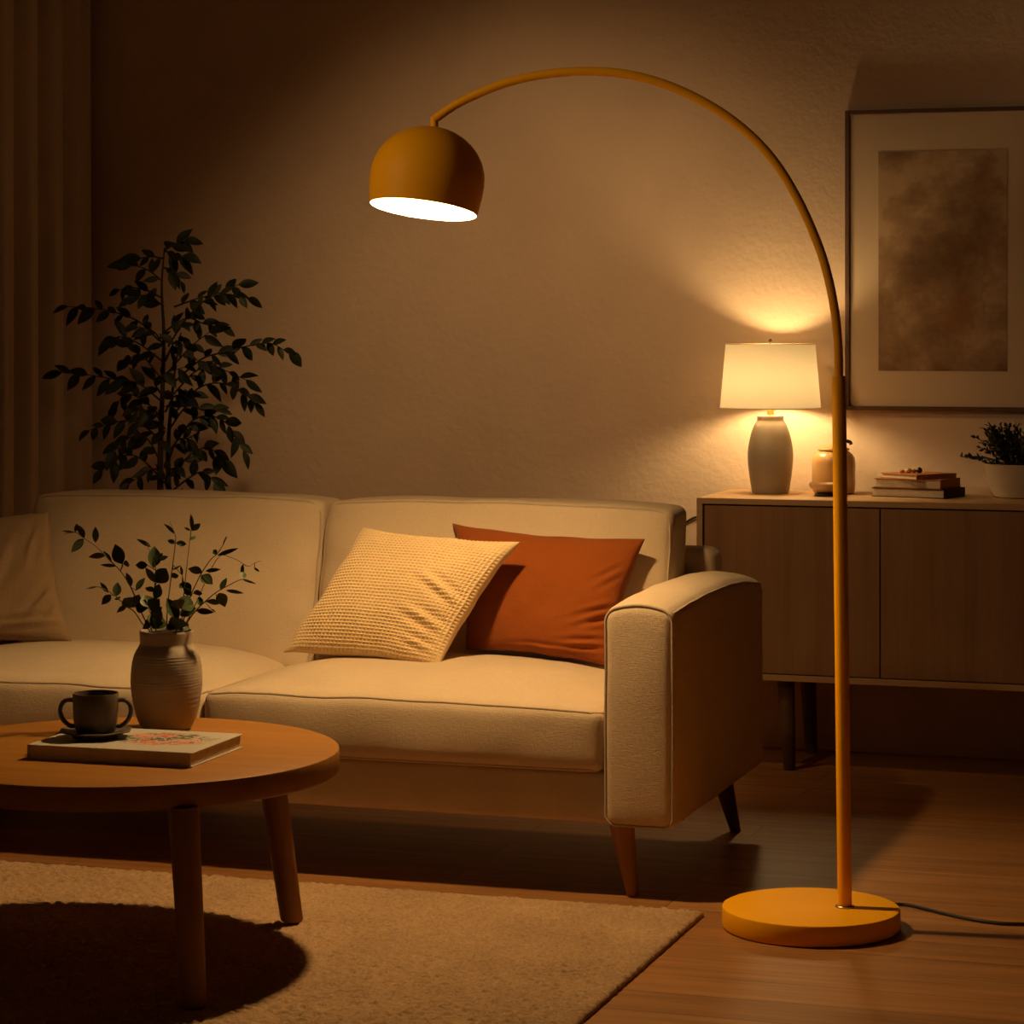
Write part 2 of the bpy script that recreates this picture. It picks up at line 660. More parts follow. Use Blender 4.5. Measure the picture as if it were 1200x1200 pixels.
def arm_def(x0, x1):
    def d(u, v, w, p):
        q = p.copy()
        if w > 0:
            k = w * w
            crown = 0.022 * (1 - u * u) + 0.016 * (1 - v * v) - 0.018 * max(0, v) ** 3
            q.z += k * crown
        q.y -= 0.008 * (1 - u * u) * (1 - w * w) * (1 if v < -.9 else 0)
        q.x += 0.006 * u * (1 - v * v) * (1 - w * w)
        q += Vector((fuzz(p, 7, .002), fuzz(p + Vector((9, 0, 0)), 7, .002), fuzz(p + Vector((0, 9, 0)), 9, .003)))
        return q
    return d


for (ax0, ax1, out) in ((SX1 - AW, SX1, 1), (SX0, SX0 + AW, -1)):
    df = arm_def(ax0, ax1)
    z0, z1 = 0.165, 0.655
    a = obj('arm', softbox(ax0, ax1, SY0, SY1, z0, z1, 0.022, df, (8, 26, 14)), M['sofa'], sofa, sharp=180)
    cx_, cz_, hx_, hz_ = (ax0 + ax1) / 2, (z0 + z1) / 2, (ax1 - ax0) / 2, (z1 - z0) / 2
    cy_, hy_ = (SY0 + SY1) / 2, (SY1 - SY0) / 2
    pg = G()
    loop = []
    ins = 0.004
    for (px_, pz_) in rrect(ax0 + ins, ax1 - ins, z0 + ins, z1 - ins, 0.022, 6, 12):
        p = Vector((px_, SY0 + 0.006, pz_))
        loop.append(df((p.x - cx_) / hx_, -0.985, (p.z - cz_) / hz_, p))
    pg.tube(loop, 0.0032, 8, closed=True)
    seam = []
    for i in range(25):
        yy = SY0 + 0.02 + (SY1 - SY0 - 0.04) * i / 24
        xx = ax1 - 0.0055 if out > 0 else ax0 + 0.0055
        p = Vector((xx, yy, z1 - 0.0055))
        seam.append(df((p.x - cx_) / hx_, (p.y - cy_) / hy_, 0.985, p))
    pg.tube(seam, 0.0032, 8)
    obj('piping', pg, M['pipe'], a)


def seat_def(u, v, w, p):
    q = p.copy()
    cu, cv = 1 - u ** 4, 1 - v ** 4
    if w > 0:
        q.z += w * (0.050 * (1 - u * u * abs(u)) * (1 - v * v * (0.86 if v > 0 else 1)) - 0.012 * abs(u) ** 6)
    if v < 0:
        q.y -= (-v) ** 3 * 0.014 * cu * (1 - w * w * .6)
    q.x += 0.006 * u * cv * (1 - w * w)
    q.z += fuzz(p, 6, .006) * max(0, w) + fuzz(p, 18, .0018) * max(0, w)
    q.y += fuzz(p + Vector((4, 4, 0)), 9, .003) * max(0, -v)
    return q


def cushion(x0, x1, y0, y1, z0, z1, r, df, n, pipes, name):
    o = obj(name, softbox(x0, x1, y0, y1, z0, z1, r, df, n), M['sofa'], sofa, sharp=180)
    c = Vector(((x0 + x1) / 2, (y0 + y1) / 2, (z0 + z1) / 2))
    h = Vector(((x1 - x0) / 2, (y1 - y0) / 2, (z1 - z0) / 2))
    pg = G()
    for loop in pipes:
        L = []
        for p in loop:
            d = Vector(p) - c
            L.append(df(d.x / h.x, d.y / h.y, d.z / h.z, Vector(p)))
        pg.tube(L, 0.003, 8, closed=True)
    obj('piping', pg, M['pipe'], o)
    return o


for (cx0, cx1) in ((-2.658, -1.658), (-3.562, -2.664)):
    cz0, cz1, cy0, cy1, rr = 0.283, 0.436, SY0, 6.40, 0.026
    k = rr * 0.30
    loops = []
    for zz in (cz1 - k, cz0 + k):
        loops.append([(x, y, zz) for x, y in rrect(cx0 + k, cx1 - k, cy0 + k, cy1 - k, rr, 6, 26)])
    cushion(cx0, cx1, cy0, cy1, cz0, cz1, rr, seat_def, (44, 30, 6), loops, 'seat_cushion')


def back_def(u, v, w, p):
    q = p.copy()
    cu, cw = 1 - abs(u) ** 9, 1 - w * w
    if v < 0:
        q.y -= (-v) * (0.040 * cu * (1 - (w * .8) ** 2))
        # soft creases near the outer side seams
        e = max(0, abs(u) - .78) / .22
        q.y += (-v) * e * 0.006 * math.sin(w * 11 + 2 * u) * (1 - e * .4)
    if w > 0:
        q.z += w * (0.010 * (1 - u ** 4) - 0.004 * abs(u) ** 8)
    q.x += 0.004 * u * cw
    q.y += (p.z - 0.45) * 0.24            # leans back
    q.y += fuzz(p, 5, .006) * max(0, -v)
    q.z += fuzz(p + Vector((3, 0, 0)), 6, .004) * max(0, w)
    return q


for (bx0, bx1) in ((-2.602, -1.664), (-3.47, -2.612)):
    by0, by1, bz0, bz1, rr = 6.262, 6.425, 0.40, 0.846, 0.022
    k = rr * 0.30
    loops = []
    for yy in (by0 + k, by1 - k):
        loops.append([(x, yy, z) for x, z in rrect(bx0 + k, bx1 - k, bz0 + k, bz1 - k, rr + .015, 6, 20)])
    cushion(bx0, bx1, by0, by1, bz0, bz1, rr, back_def, (40, 6, 24), loops, 'back_cushion')

obj('back_frame', G().box(SX0 + .10, SX1 - .105, 6.50, SY1, 0.17, 0.735, 0.035, 4), M['sofa'], sofa)
obj('leg', taper_leg((-1.632, 5.765, .172), (-1.600, 5.752, 0.0), .030, .014), M['oak_leg'], sofa)
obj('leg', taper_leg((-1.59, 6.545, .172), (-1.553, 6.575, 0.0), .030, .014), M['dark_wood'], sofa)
obj('leg', taper_leg((-3.59, 5.765, .172), (-3.622, 5.752, 0.0), .030, .014), M['oak_leg'], sofa)
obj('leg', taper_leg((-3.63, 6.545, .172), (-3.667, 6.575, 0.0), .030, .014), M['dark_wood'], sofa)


# ----------------------------------------------------------- throw pillows
def pillow(name, c, T, mat, label, group=None, n=70, pinch=.075, folds=(), cells=0, seed=0, flat_bottom=0.0):
    """c: four corners BL, BR, TR, TL"""
    c = [Vector(p) for p in c]
    nrm = (c[1] - c[0]).cross(c[3] - c[0]).normalized()     # towards the room when corners run counter-clockwise
    V, F, idx = [], [], {}

    def P(u, v, s):
        uu = u * (1 - pinch * (1 - v * v) * u * u)
        vv = v * (1 - pinch * (1 - u * u) * v * v)
        a, b = (uu + 1) / 2, (vv + 1) / 2
        a += .010 * noise.noise(Vector((v * 3.1 + seed, u * 1.2, 4.4))) * abs(u)
        b += .012 * noise.noise(Vector((u * 3.1 + seed, v * 1.2, 9.4))) * abs(v)
        p = c[0] * (1 - a) * (1 - b) + c[1] * a * (1 - b) + c[2] * a * b + c[3] * (1 - a) * b
        e = max(0.0, (1 - u * u) * (1 - v * v))
        t = T * e ** 0.42
        inner = min(1.0, e * 26)
        d = noise.noise(Vector((u * 1.6 + seed, v * 1.6, seed * 2.0))) * .10 * t + noise.noise(Vector((u * 4 + seed, v * 4, s))) * .045 * t
        if s > 0:
            for (fu, fv, ang, ln, wd, amp, per) in folds:
                du, dv = u - fu, v - fv
                al = du * math.cos(ang) + dv * math.sin(ang)
                ac = -du * math.sin(ang) + dv * math.cos(ang)
                d += amp * math.exp(-(al / ln) ** 2 - (ac / wd) ** 2) * math.cos(ac * 2 * PI / per + 1.5 * al)
            if cells:
                wv = max(abs(math.cos(u * PI * cells / 2)), abs(math.cos(v * PI * cells / 2))) ** 3 - .7
                d += 0.0042 * wv * inner
                out = (c[1] - c[0]).normalized() * (u * abs(u) ** 7) + (c[3] - c[0]).normalized() * (v * abs(v) ** 7)
                p = p + out * (0.0045 * wv * inner)
        q = p + nrm * (s * (t + d * (1 if s > 0 else .5) * min(1, e * 4)))
        return q
    for s in (1, -1):
        for j in range(n + 1):
            for i in range(n + 1):
                u = math.sin((2 * i / n - 1) * PI / 2) * .3 + (2 * i / n - 1) * .7
                v = math.sin((2 * j / n - 1) * PI / 2) * .3 + (2 * j / n - 1) * .7
                edge = i in (0, n) or j in (0, n)
                if s < 0 and edge:
                    idx[(s, i, j)] = idx[(1, i, j)]
                    continue
                idx[(s, i, j)] = len(V)
                V.append(P(u, v, s))
        for j in range(n):
            for i in range(n):
                F.append(tuple(idx[(s, a, b)] for a, b in ((i, j), (i + 1, j), (i + 1, j + 1), (i, j + 1))))
    o = obj(name, G().add(V, F), mat, sharp=180)
    return tag(o, label, 'pillow', group)


GP = 'throw pillows on the sofa'
pillow('throw_pillow', [(-2.16, 6.20, .490), (-1.775, 6.165, .466), (-1.712, 6.265, .775), (-2.235, 6.30, .800)], .062, M['rust'],
       'plain rust-orange velvet throw pillow leaning between the waffle pillow and the sofa arm', GP, n=80, seed=3,
       folds=[(.86, -.25, .5, .30, .16, .009, .16), (.78, -.72, .25, .35, .14, .008, .15), (.2, -.9, .1, .5, .1, .005, .14), (.85, .35, .9, .2, .14, .005, .16)])
pillow('throw_pillow', [(-2.590, 6.03, .486), (-2.160, 5.985, .470), (-2.002, 6.145, .770), (-2.448, 6.215, .788)], .062, M['waffle'],
       'honey-beige waffle-weave throw pillow in the middle of the sofa, tilted to the right', GP, n=340, seed=11, cells=40,
       folds=[(.62, .05, -.45, .34, .14, .008, .20), (.62, -.40, -.35, .30, .14, .008, .2), (.75, -.78, -.3, .25, .10, .006, .16), (-.55, .93, .2, .3, .1, .004, .2)])
pillow('throw_pillow', [(-3.68, 6.00, .470), (-3.232, 6.13, .474), (-3.345, 6.215, .810), (-3.74, 6.18, .775)], .066, M['cushion'],
       'plain tan throw pillow cut by the left edge, at the far end of the sofa', GP, n=80, seed=21,
       folds=[(.80, -.45, .9, .28, .16, .011, .2), (.55, -.80, .25, .4, .14, .009, .18), (.3, .1, 1.2, .5, .2, .005, .3), (.75, .4, 1.3, .3, .12, .006, .2)])

# ------------------------------------------------------------ coffee table
TX, TY, TR, TZ = -2.448, 4.868, 0.447, 0.43
tbl = thing('coffee_table', (TX, TY, 0), 'round honey-oak coffee table on three splayed legs, standing on the beige rug', 'coffee table')
obj('tabletop', G().lathe([(0.0, TZ - .050), (TR - .008, TZ - .050), (TR - .002, TZ - .046), (TR, TZ - .040), (TR, TZ - .005), (TR - .0015, TZ - .0015), (TR - .005, TZ), (0.0, TZ)], (TX, TY, 0), 128), M['oak'], tbl)
for (tx, ty, fx, fy) in ((.288, -.318, .336, -.372), (.206, .278, .236, .335), (-.33, -.02, -.43, -.03)):
    obj('leg', taper_leg((TX + tx, TY + ty, TZ - .047), (TX + fx, TY + fy, 0.0178), .030, .0245, 28), M['table_leg'], tbl)

# art book on the table
BK = (-2.394, 4.822)
book = thing('art_book', (BK[0], BK[1], TZ), 'wide white hardback with a flower picture on its cover, lying on the coffee table', 'book')
bx0, bx1, by0, by1 = -2.575, -2.213, 4.692, 4.948
bz = TZ
brot = math.radians(1.0)
pv = (BK[0], BK[1], 0)
obj('cover', G().box(bx0, bx1, by0, by1, bz, bz + .003, rot=brot, piv=pv).box(bx0, bx1, by0, by1, bz + .027, bz + .030, .0008, 1, rot=brot, piv=pv).box(bx0, bx0 + .004, by0, by1, bz + .002, bz + .028, rot=brot, piv=pv), M['cover'], book, smooth=False)
obj('pages', G().box(bx0 + .0035, bx1 - .004, by0 + .004, by1 - .004, bz + .003, bz + .027, rot=brot, piv=pv), M['paper'], book, smooth=False)
bz += .030

# cup on its saucer, both on the book
CXY = (-2.484, 4.815)
sau = thing('saucer', (CXY[0], CXY[1], bz), 'dark brown eight-sided saucer under the cup, on the white book', 'saucer')
obj('plate', G().lathe([(0.0, 0), (.044, 0), (.048, .002), (.052, .0075), (.076, .0135), (.0785, .0155), (.076, .0165), (.05, .011), (.0, .010)], (CXY[0], CXY[1], bz), 8, axis=(0, 0, 1)), M['cup'], sau, sharp=25)
cz = bz + .0102
cup = thing('cup', (CXY[0], CXY[1], cz), 'dark brown two-handled stoneware cup standing on the saucer', 'cup')
obj('body', G().lathe([(0, 0), (.034, 0), (.039, .003), (.043, .012), (.0455, .03), (.0465, .055), (.0468, .079), (.046, .081), (.0445, .081), (.0438, .078), (.0430, .04), (.037, .012), (0, .008)], (CXY[0], CXY[1], cz), 48), M['cup'], cup)
obj('coffee', G().lathe([(.0432, 0), (.0, 0.0003)], (CXY[0], CXY[1], cz + .062), 40), M['black'], cup)
for s in (-1, 1):
    pts = [(.0435, .066), (.060, .066), (.0705, .056), (.0725, .041), (.066, .025), (.053, .014), (.043, .013)]
    path = spline([Vector((CXY[0], CXY[1], cz)) + RIGHT * (s * a) + UP * b for a, b in pts], 6)
    obj('handle', G().tube(path, .0048, 10), M['cup'], cup)

# vase behind the book
VX, VY = -2.478, 5.135
vase = thing('vase', (VX, VY, TZ), 'ribbed white stoneware vase holding leafy sprigs, on the coffee table behind the book', 'vase')
prof = [(0, 0), (.046, 0), (.052, .003), (.058, .012), (.0655, .03), (.0725, .06), (.0768, .09), (.0775, .110), (.0765, .13), (.0735, .15), (.0685, .166), (.0625, .177), (.0585, .184), (.0575, .190), (.0585, .212)]
P2 = spline([Vector((r, 0, z)) for r, z in prof], 8)
pr = []
for p in P2:
    r = p.x
    if .05 < p.z < .165:
        r += .0007 * math.sin(p.z * 2 * PI / .0062)
    pr.append((max(0, r), p.z))
pr += [(.0575, .2145), (.0545, .2145), (.0535, .211), (.0525, .19), (.055, .18), (.068, .15), (.072, .11), (.06, .03), (0, .012)]
obj('body', G().lathe(pr, (VX, VY, TZ), 72), M['vase'], vase, sharp=60)
obj('soil', G().lathe([(.0532, 0), (.03, .005), (.0, .006)], (VX, VY, TZ + .207), 32), M['soil'], vase)

# leafy sprigs standing in the vase; sketch units are metres right of / above the vase mouth
KS = 5.66 / 3050 / 4.8
VT = Vector((VX, VY, TZ + .2145))


def sk(x, y, dep=0.0):
    return VT + RIGHT * ((x - 610) * KS) + UP * ((735 - y) * KS) + FWD * dep


def sprig(stem, leaves, dep0, dep1, label, r=.0017):
    m = len(stem)
    pts = [sk(x, y, dep0 + (dep1 - dep0) * i / (m - 1)) for i, (x, y) in enumerate(stem)]
    mouth = VT + RIGHT * max(-.028, min(.028, (stem[0][0] - 610) * KS * .9)) + FWD * dep0
    path = spline([Vector((VT.x, VT.y, TZ + .03)).lerp(mouth, .45) - UP * .02, mouth - UP * .012] + pts, 6)
    root = thing('leafy_sprig', (VX, VY, TZ + .02), label, 'sprig', 'sprigs in the vase')
    obj('stem', G().tube(path, lambda t: r * (1.15 - .7 * t), 6), M['stem'], root)
    g = G()
    for (bx, by, tx, ty, wd) in leaves:
        best = min(range(m), key=lambda i: (stem[i][0] - bx) ** 2 + (stem[i][1] - by) ** 2)
        dp = dep0 + (dep1 - dep0) * best / (m - 1)
        b = sk(bx, by, dp)
        t = sk(tx, ty, dp + random.uniform(-.018, .018))
        d = t - b
        side = FWD.cross(d)
        side = side + FWD * side.length * random.uniform(-.6, .6)
        add_leaf(g, b, d, d.length, wd * KS, side, curl=random.uniform(-.05, .15))
        if (Vector((bx, by)) - Vector(stem[best])).length > 30:
            g.tube([sk(*stem[best], dp), b], .0009, 5)
    obj('foliage', g, M['leaf'], root, sharp=180)


sprig([(495, 690), (455, 600), (410, 490), (355, 400), (300, 345), (225, 265), (150, 212), (105, 180), (45, 188)],
      [(155, 212, 112, 130, 42), (150, 218, 88, 290, 48), (215, 240, 222, 148, 38), (270, 312, 176, 322, 40), (305, 345, 258, 285, 24), (330, 372, 245, 362, 20),
       (365, 360, 318, 250, 78), (370, 360, 410, 358, 40), (410, 490, 392, 405, 42), (440, 510, 486, 438, 38), (105, 180, 112, 130, 20), (100, 182, 38, 170, 14)], 0, -.02,
      'leafy sprig in the vase reaching furthest left, long and arching')
sprig([(480, 690), (440, 625), (395, 590), (340, 535), (290, 500), (240, 478), (180, 488)],
      [(300, 512, 250, 455, 26), (310, 525, 258, 582, 44), (340, 535, 345, 458, 50), (345, 540, 352, 556, 36), (395, 590, 340, 625, 30), (425, 600, 385, 540, 80), (430, 600, 470, 525, 60), (240, 478, 178, 490, 12)], -.02, -.05,
      'short leafy sprig in the vase drooping low to the left, below the longest one')
sprig([(548, 690), (535, 600), (540, 500), (545, 400), (520, 320), (490, 250)],
      [(515, 270, 432, 228, 26), (500, 372, 428, 372, 46), (530, 385, 535, 265, 82), (560, 345, 612, 322, 30), (555, 340, 580, 305, 30), (550, 470, 612, 385, 92), (545, 470, 495, 380, 40), (540, 520, 490, 490, 40), (540, 560, 575, 470, 60)], 0, .02,
      'dense dark-leaved sprig standing in the middle of the vase')
sprig([(608, 700), (612, 600), (625, 480), (638, 370), (650, 262), (650, 205), (618, 130)],
      [(648, 198, 582, 142, 24), (650, 252, 606, 232, 30), (655, 250, 712, 258, 34), (632, 440, 675, 425, 40), (640, 400, 690, 372, 12), (692, 430, 686, 372, 16)], .01, .03,
      'thin upright sprig with paired leaves near its top, left of the tallest sprig')
sprig([(690, 680), (698, 560), (708, 440), (720, 320), (735, 180)],
      [(737, 178, 738, 86, 32), (738, 182, 792, 140, 36), (733, 182, 692, 165, 14), (730, 236, 764, 212, 22), (705, 500, 668, 482, 46), (706, 505, 742, 485, 56), (700, 520, 690, 430, 14)], .02, .04,
      'tallest thin sprig in the vase, bare stemmed with three leaves at its tip')
sprig([(700, 690), (735, 560), (775, 470), (800, 420), (850, 345), (890, 308), (915, 270), (945, 212)],
      [(805, 415, 730, 388, 52), (800, 430, 870, 478, 66), (825, 405, 918, 392, 24), (888, 312, 864, 290, 30), (890, 318, 1012, 275, 26), (755, 530, 818, 522, 36), (745, 540, 700, 500, 40), (920, 262, 945, 205, 8)], .01, .02,
      'leafy sprig in the vase leaning right with a long narrow leaf at its tip')
sprig([(720, 700), (770, 630), (830, 570), (890, 520), (940, 490), (1030, 445), (1080, 448), (1118, 465)],
      [(920, 505, 952, 438, 36), (910, 520, 940, 605, 66), (912, 580, 835, 565, 40), (865, 610, 885, 632, 10), (780, 620, 885, 628, 36), (950, 505, 1046, 522, 22), (1040, 440, 1118, 465, 14), (1045, 440, 1040, 400, 40), (800, 590, 800, 545, 40)], -.01, -.03,
      'leafy sprig in the vase reaching furthest right, low and spreading')
sprig([(715, 695), (780, 560), (850, 400), (905, 322), (960, 332), (1005, 350), (1060, 382), (1100, 362), (1135, 352)],
      [(1030, 372, 1025, 440, 22), (1095, 392, 1130, 408, 14)], .03, .03,
      'wiry nearly leafless tendril curling out of the vase to the right', r=.0011)
sprig([(560, 700), (540, 640), (520, 590)],
      [(520, 600, 450, 585, 85), (530, 600, 500, 525, 90), (535, 610, 590, 545, 90), (540, 650, 600, 590, 60), (545, 680, 480, 720, 40), (560, 690, 590, 610, 50), (555, 700, 610, 690, 60), (545, 700, 520, 650, 70), (570, 715, 600, 655, 80), (530, 690, 560, 640, 70), (580, 715, 545, 680, 60)], -.035, -.045,
      'low bushy sprig with round leaves at the left of the vase mouth')
sprig([(680, 700), (695, 640), (715, 590)],
      [(705, 600, 665, 545, 90), (710, 600, 770, 560, 100), (715, 610, 740, 530, 90), (700, 640, 790, 600, 60), (690, 660, 618, 545, 70), (690, 690, 630, 660, 70), (690, 700, 720, 690, 50), (680, 715, 650, 650, 80), (690, 715, 700, 655, 80), (700, 720, 740, 690, 60), (670, 715, 625, 690, 60)], -.035, -.045,
      'low bushy sprig with round leaves at the right of the vase mouth')

# ----------------------------------------------------------- the arc lamp
PX, PY = -1.076, 5.580
lamp = thing('floor_lamp', (-1.148, 5.568, 0), 'tall mustard-yellow arc floor lamp with a round base, dome shade lit', 'floor lamp')
obj('base', G().lathe([(0, .001), (.188, .001), (.1915, .004), (.1925, .008), (.1925, .041), (.191, .0452), (.187, .047), (0, .047)], (-1.148, 5.568, 0), 96), M['yellow'], lamp)
obj('collar', G().lathe([(0, .046), (.0205, .046), (.0205, .0498), (.019, .0515), (.0, .0515)], (PX, PY, 0), 32), M['steel'], lamp)
PT = Vector((PX - .0125, PY - .003, 1.197))     # the pole leans a touch
PB = Vector((PX, PY, .05))
obj('pole', G().tube([PB, PB.lerp(PT, .5), PT.lerp(PB, .003), PT], lambda t: .0153 if t < .99 else .0143, 24), M['yellow'], lamp)
LX, LY = -1.992, 5.500
adir = Vector((LX - PT.x, LY - PT.y, 0))
AL = adir.length
adir.normalize()
arc = [(0.0, 0.0)]
ARC_PTS = [(983.5, 440), (982, 400), (975, 345), (960, 290), (931, 226), (896, 175), (850, 135), (795, 105), (742, 88.5), (690, 83.5), (640, 87), (597, 96), (560, 110), (532, 124), (513, 137)]


def on_arc(px, py):
    # point of the vertical plane of the arc seen from the reference viewpoint
    k = (px - 600) / 3050.0
    dx, dy = RIGHT.x * k + FWD.x, RIGHT.y * k + FWD.y
    # (t*dx, t*dy) = PT + s*adir
    det = dx * (-adir.y) - dy * (-adir.x)
    t = (PT.x * (-adir.y) - PT.y * (-adir.x)) / det
    return Vector((t * dx, t * dy, 1.3 - (py - 385) / 3050.0 * t))


arc = [on_arc(*p) for p in ARC_PTS]
arc[0] = Vector((PT.x, PT.y, PT.z - .03))
end = on_arc(509, 139)
arcp = spline(arc + [end], 8)
obj('arm', G().tube(arcp, .0098, 16), M['yellow'], lamp)
att = on_arc(509, 149)
up = (RIGHT * math.sin(math.radians(7.4)) + FWD * math.sin(math.radians(7.5)) + UP).normalized()
obj('shade_holder', G().tube([end + UP * .004, end - UP * .006, att + UP * .002, att - up * .006], .0088, 14), M['yellow'], lamp)
RS = .1285
dome_top = att - up * .001
ctr = dome_top - up * .118
prof = []
for i in range(25):
    t = PI / 2 * (1 - i / 24)
    prof.append((RS * math.cos(t) if i else 0.0, .118 * math.sin(t)))
for (r, z) in ((RS * .998, -.014), (RS * .988, -.030), (RS * .972, -.047), (RS * .950, -.066), (RS * .945, -.0705)):
    prof.append((r, z))
inn = [(RS * .93, -.0705)] + [(max(0, r - .0022), z - .0022 * (1 if z > .03 else 0)) for r, z in reversed(prof[:-1])]
obj('shade', G().lathe(prof + inn[:1], ctr, 72, axis=up), M['yellow'], lamp)
lin = obj('shade_lining', G().lathe(inn, ctr, 72, axis=up), M['dome_white'], lamp)
obj('bulb', G().lathe([(0, -.034), (.02, -.030), (.034, -.017), (.040, .003), (.036, .025), (.022, .045), (.014, .056), (.0, .057)], ctr, 20, axis=up), M['bulb_big'], lamp)
obj('socket', G().lathe([(0, .055), (.018, .055), (.018, .105), (0, .105)], ctr, 20, axis=up), M['dome_white'], lamp)
cord = spline([(-1.075, 5.72, .018), (-1.045, 5.80, .006), (-.995, 5.838, .0045), (-.948, 5.816, .0045), (-.863, 5.757, .0045), (-.783, 5.723, .0045), (-.71, 5.728, .0045), (-.5, 5.80, .0045), (-.1, 6.05, .0045), (.55, 6.2, .0045)], 8)
obj('cord', G().tube(cord, .0036, 8), M['cable'], lamp)

# --------------------------------------------------------------- sideboard
BX0, BX1, BY0, BY1, BZ0, BZ1 = -1.885, -0.27, 7.48, 7.915, .268, .80
sb = thing('sideboard', ((BX0 + BX1) / 2, (BY0 + BY1) / 2, 0), 'long low oak sideboard with plain flush doors against the back wall', 'sideboard')
T_ = .018
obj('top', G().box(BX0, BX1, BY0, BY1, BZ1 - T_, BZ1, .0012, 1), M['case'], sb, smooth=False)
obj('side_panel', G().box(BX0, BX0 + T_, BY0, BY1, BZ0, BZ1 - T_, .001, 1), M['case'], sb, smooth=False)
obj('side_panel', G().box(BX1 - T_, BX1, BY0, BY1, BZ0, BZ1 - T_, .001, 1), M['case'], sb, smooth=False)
obj('bottom_panel', G().box(BX0 + T_, BX1 - T_, BY0, BY1, BZ0, BZ0 + T_, .001, 1), M['case'], sb, smooth=False)
obj('back_panel', G().box(BX0 + T_, BX1 - T_, BY1 - .008, BY1, BZ0 + T_, BZ1 - T_), M['dark_wood'], sb, smooth=False)
dx0 = BX0 + T_ + .003
dw = (BX1 - BX0 - 2 * T_ - .006) / 3
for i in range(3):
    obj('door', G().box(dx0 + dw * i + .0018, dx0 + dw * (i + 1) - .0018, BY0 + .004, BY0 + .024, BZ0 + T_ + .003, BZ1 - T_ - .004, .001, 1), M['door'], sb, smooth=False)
for (lx, ly) in ((BX0 + .255, BY0 + .06), (BX1 - .255, BY0 + .06), (BX0 + .255, BY1 - .06), (BX1 - .255, BY1 - .06)):
    obj('leg', taper_leg((lx, ly, BZ0 + .002), (lx + (.012 if lx < -1 else -.012), ly, 0), .026, .018), M['dark_wood'], sb)

# table lamp
QX, QY, QZ = -1.722, 7.748, BZ1
tl = thing('table_lamp', (QX, QY, QZ), 'lit table lamp with a grey ceramic body and cream drum shade, on the sideboard', 'table lamp')
pts = [(0.0, 0.0), (.052, 0.0), (.0555, .003), (.060, .03), (.0660, .075), (.0690, .115), (.0675, .150), (.0600, .190), (.0500, .222), (.0425, .236), (.0405, .240), (.0405, .252), (.038, .256), (.016, .2565), (0, .2565)]
obj('body', G().lathe([(p.x if p.x > 0 else 0, p.z) for p in spline([Vector((a, 0, b)) for a, b in pts[1:12]], 5)] + pts[12:] , (QX, QY, QZ), 64, cap0=True).squash(QZ, .925), M['ceramic'], tl, sharp=50)
obj('stem', G().lathe([(0, .236), (.0105, .236), (.0105, .278), (.007, .282), (.007, .40), (.0, .40)], (QX, QY, QZ), 20), M['brass'], tl)
obj('shade', G().lathe([(.1525, .260), (.1358, .453)], (QX, QY, QZ), 96), M['shade'], tl)
obj('shade_rim', G().tube([(QX + .1525 * math.cos(t * PI / 48), QY + .1525 * math.sin(t * PI / 48), QZ + .260) for t in range(96)], .0011, 6, closed=True), M['bowl'], tl)
obj('shade_rim', G().tube([(QX + .1358 * math.cos(t * PI / 48), QY + .1358 * math.sin(t * PI / 48), QZ + .453) for t in range(96)], .0012, 6, closed=True), M['bowl'], tl)
sp = G()
for k in range(3):
    a = k * 2 * PI / 3 + .5
    sp.tube([(QX, QY, QZ + .446), (QX + .1352 * math.cos(a), QY + .1352 * math.sin(a), QZ + .452)], .0014, 6)
sp.tube([(QX, QY, QZ + .39), (QX, QY, QZ + .460)], .003, 8)
obj('shade_support', sp, M['steel'], tl)
obj('finial', G().lathe([(0, .456), (.005, .458), (.006, .462), (.004, .467), (0, .469)], (QX, QY, QZ), 16), M['black'], tl)
obj('bulb', G().lathe([(0.008, .294), (.02, .301), (.031, .321), (.033, .338), (.027, .358), (.014, .369), (0.008, .370)], (QX, QY, QZ), 18, cap0=True, cap1=True), M['bulb_small'], tl)
cordp = spline([(-1.80, 7.924, .700), (-1.87, 7.924, .708), (-1.93, 7.924, .713), (-2.02, 7.924, .70), (-2.10, 7.924, .60), (-2.13, 7.924, .35), (-2.14, 7.924, .02)], 6)
tag(obj('power_cord', G().tube(cordp, .0032, 8), M['cable']), 'thin dark cord on the wall between the sofa back and the sideboard', 'cord')

# jar, bowl, little stack of books, pebbles, potted plant
JX, JY = -1.538, 7.800
jar = thing('lidded_jar', (JX, JY, BZ1), 'amber glazed jar with a dark handled lid beside the table lamp', 'jar')
obj('body', G().lathe([(0, 0), (.054, 0), (.060, .003), (.0645, .012), (.0655, .03), (.0655, .095), (.0635, .108), (.056, .120), (.047, .127), (.044, .129), (.044, .132), (0, .132)], (JX, JY, BZ1), 56), M['jar'], jar)
obj('lid', G().lathe([(0, .131), (.047, .131), (.048, .134), (.046, .138), (.030, .144), (.010, .147), (0, .147)], (JX, JY, BZ1), 48), M['jar'], jar)
hb = Vector((JX, JY, BZ1)) + RIGHT * .032
obj('handle', G().tube(spline([hb - RIGHT * .026 + UP * .145, hb - RIGHT * .020 + UP * .155, hb + UP * .159, hb + RIGHT * .017 + UP * .156, hb + RIGHT * .021 + UP * .148], 5), .0055, 10), M['black'], jar)
WX, WY = -1.541, 7.675
bwl = thing('small_bowl', (WX, WY, BZ1), 'small sandy bowl on a dark foot in front of the amber jar', 'bowl')
obj('foot', G().lathe([(0, 0), (.030, 0), (.031, .003), (.024, .012), (0, .012)], (WX, WY, BZ1), 36), M['black'], bwl)
obj('body', G().lathe([(0, .011), (.022, .011), (.036, .018), (.0445, .028), (.047, .038), (.0455, .0385), (.042, .029), (.034, .021), (0, .016)], (WX, WY, BZ1), 48), M['bowl'], bwl)

GB = 'books stacked on the sideboard'


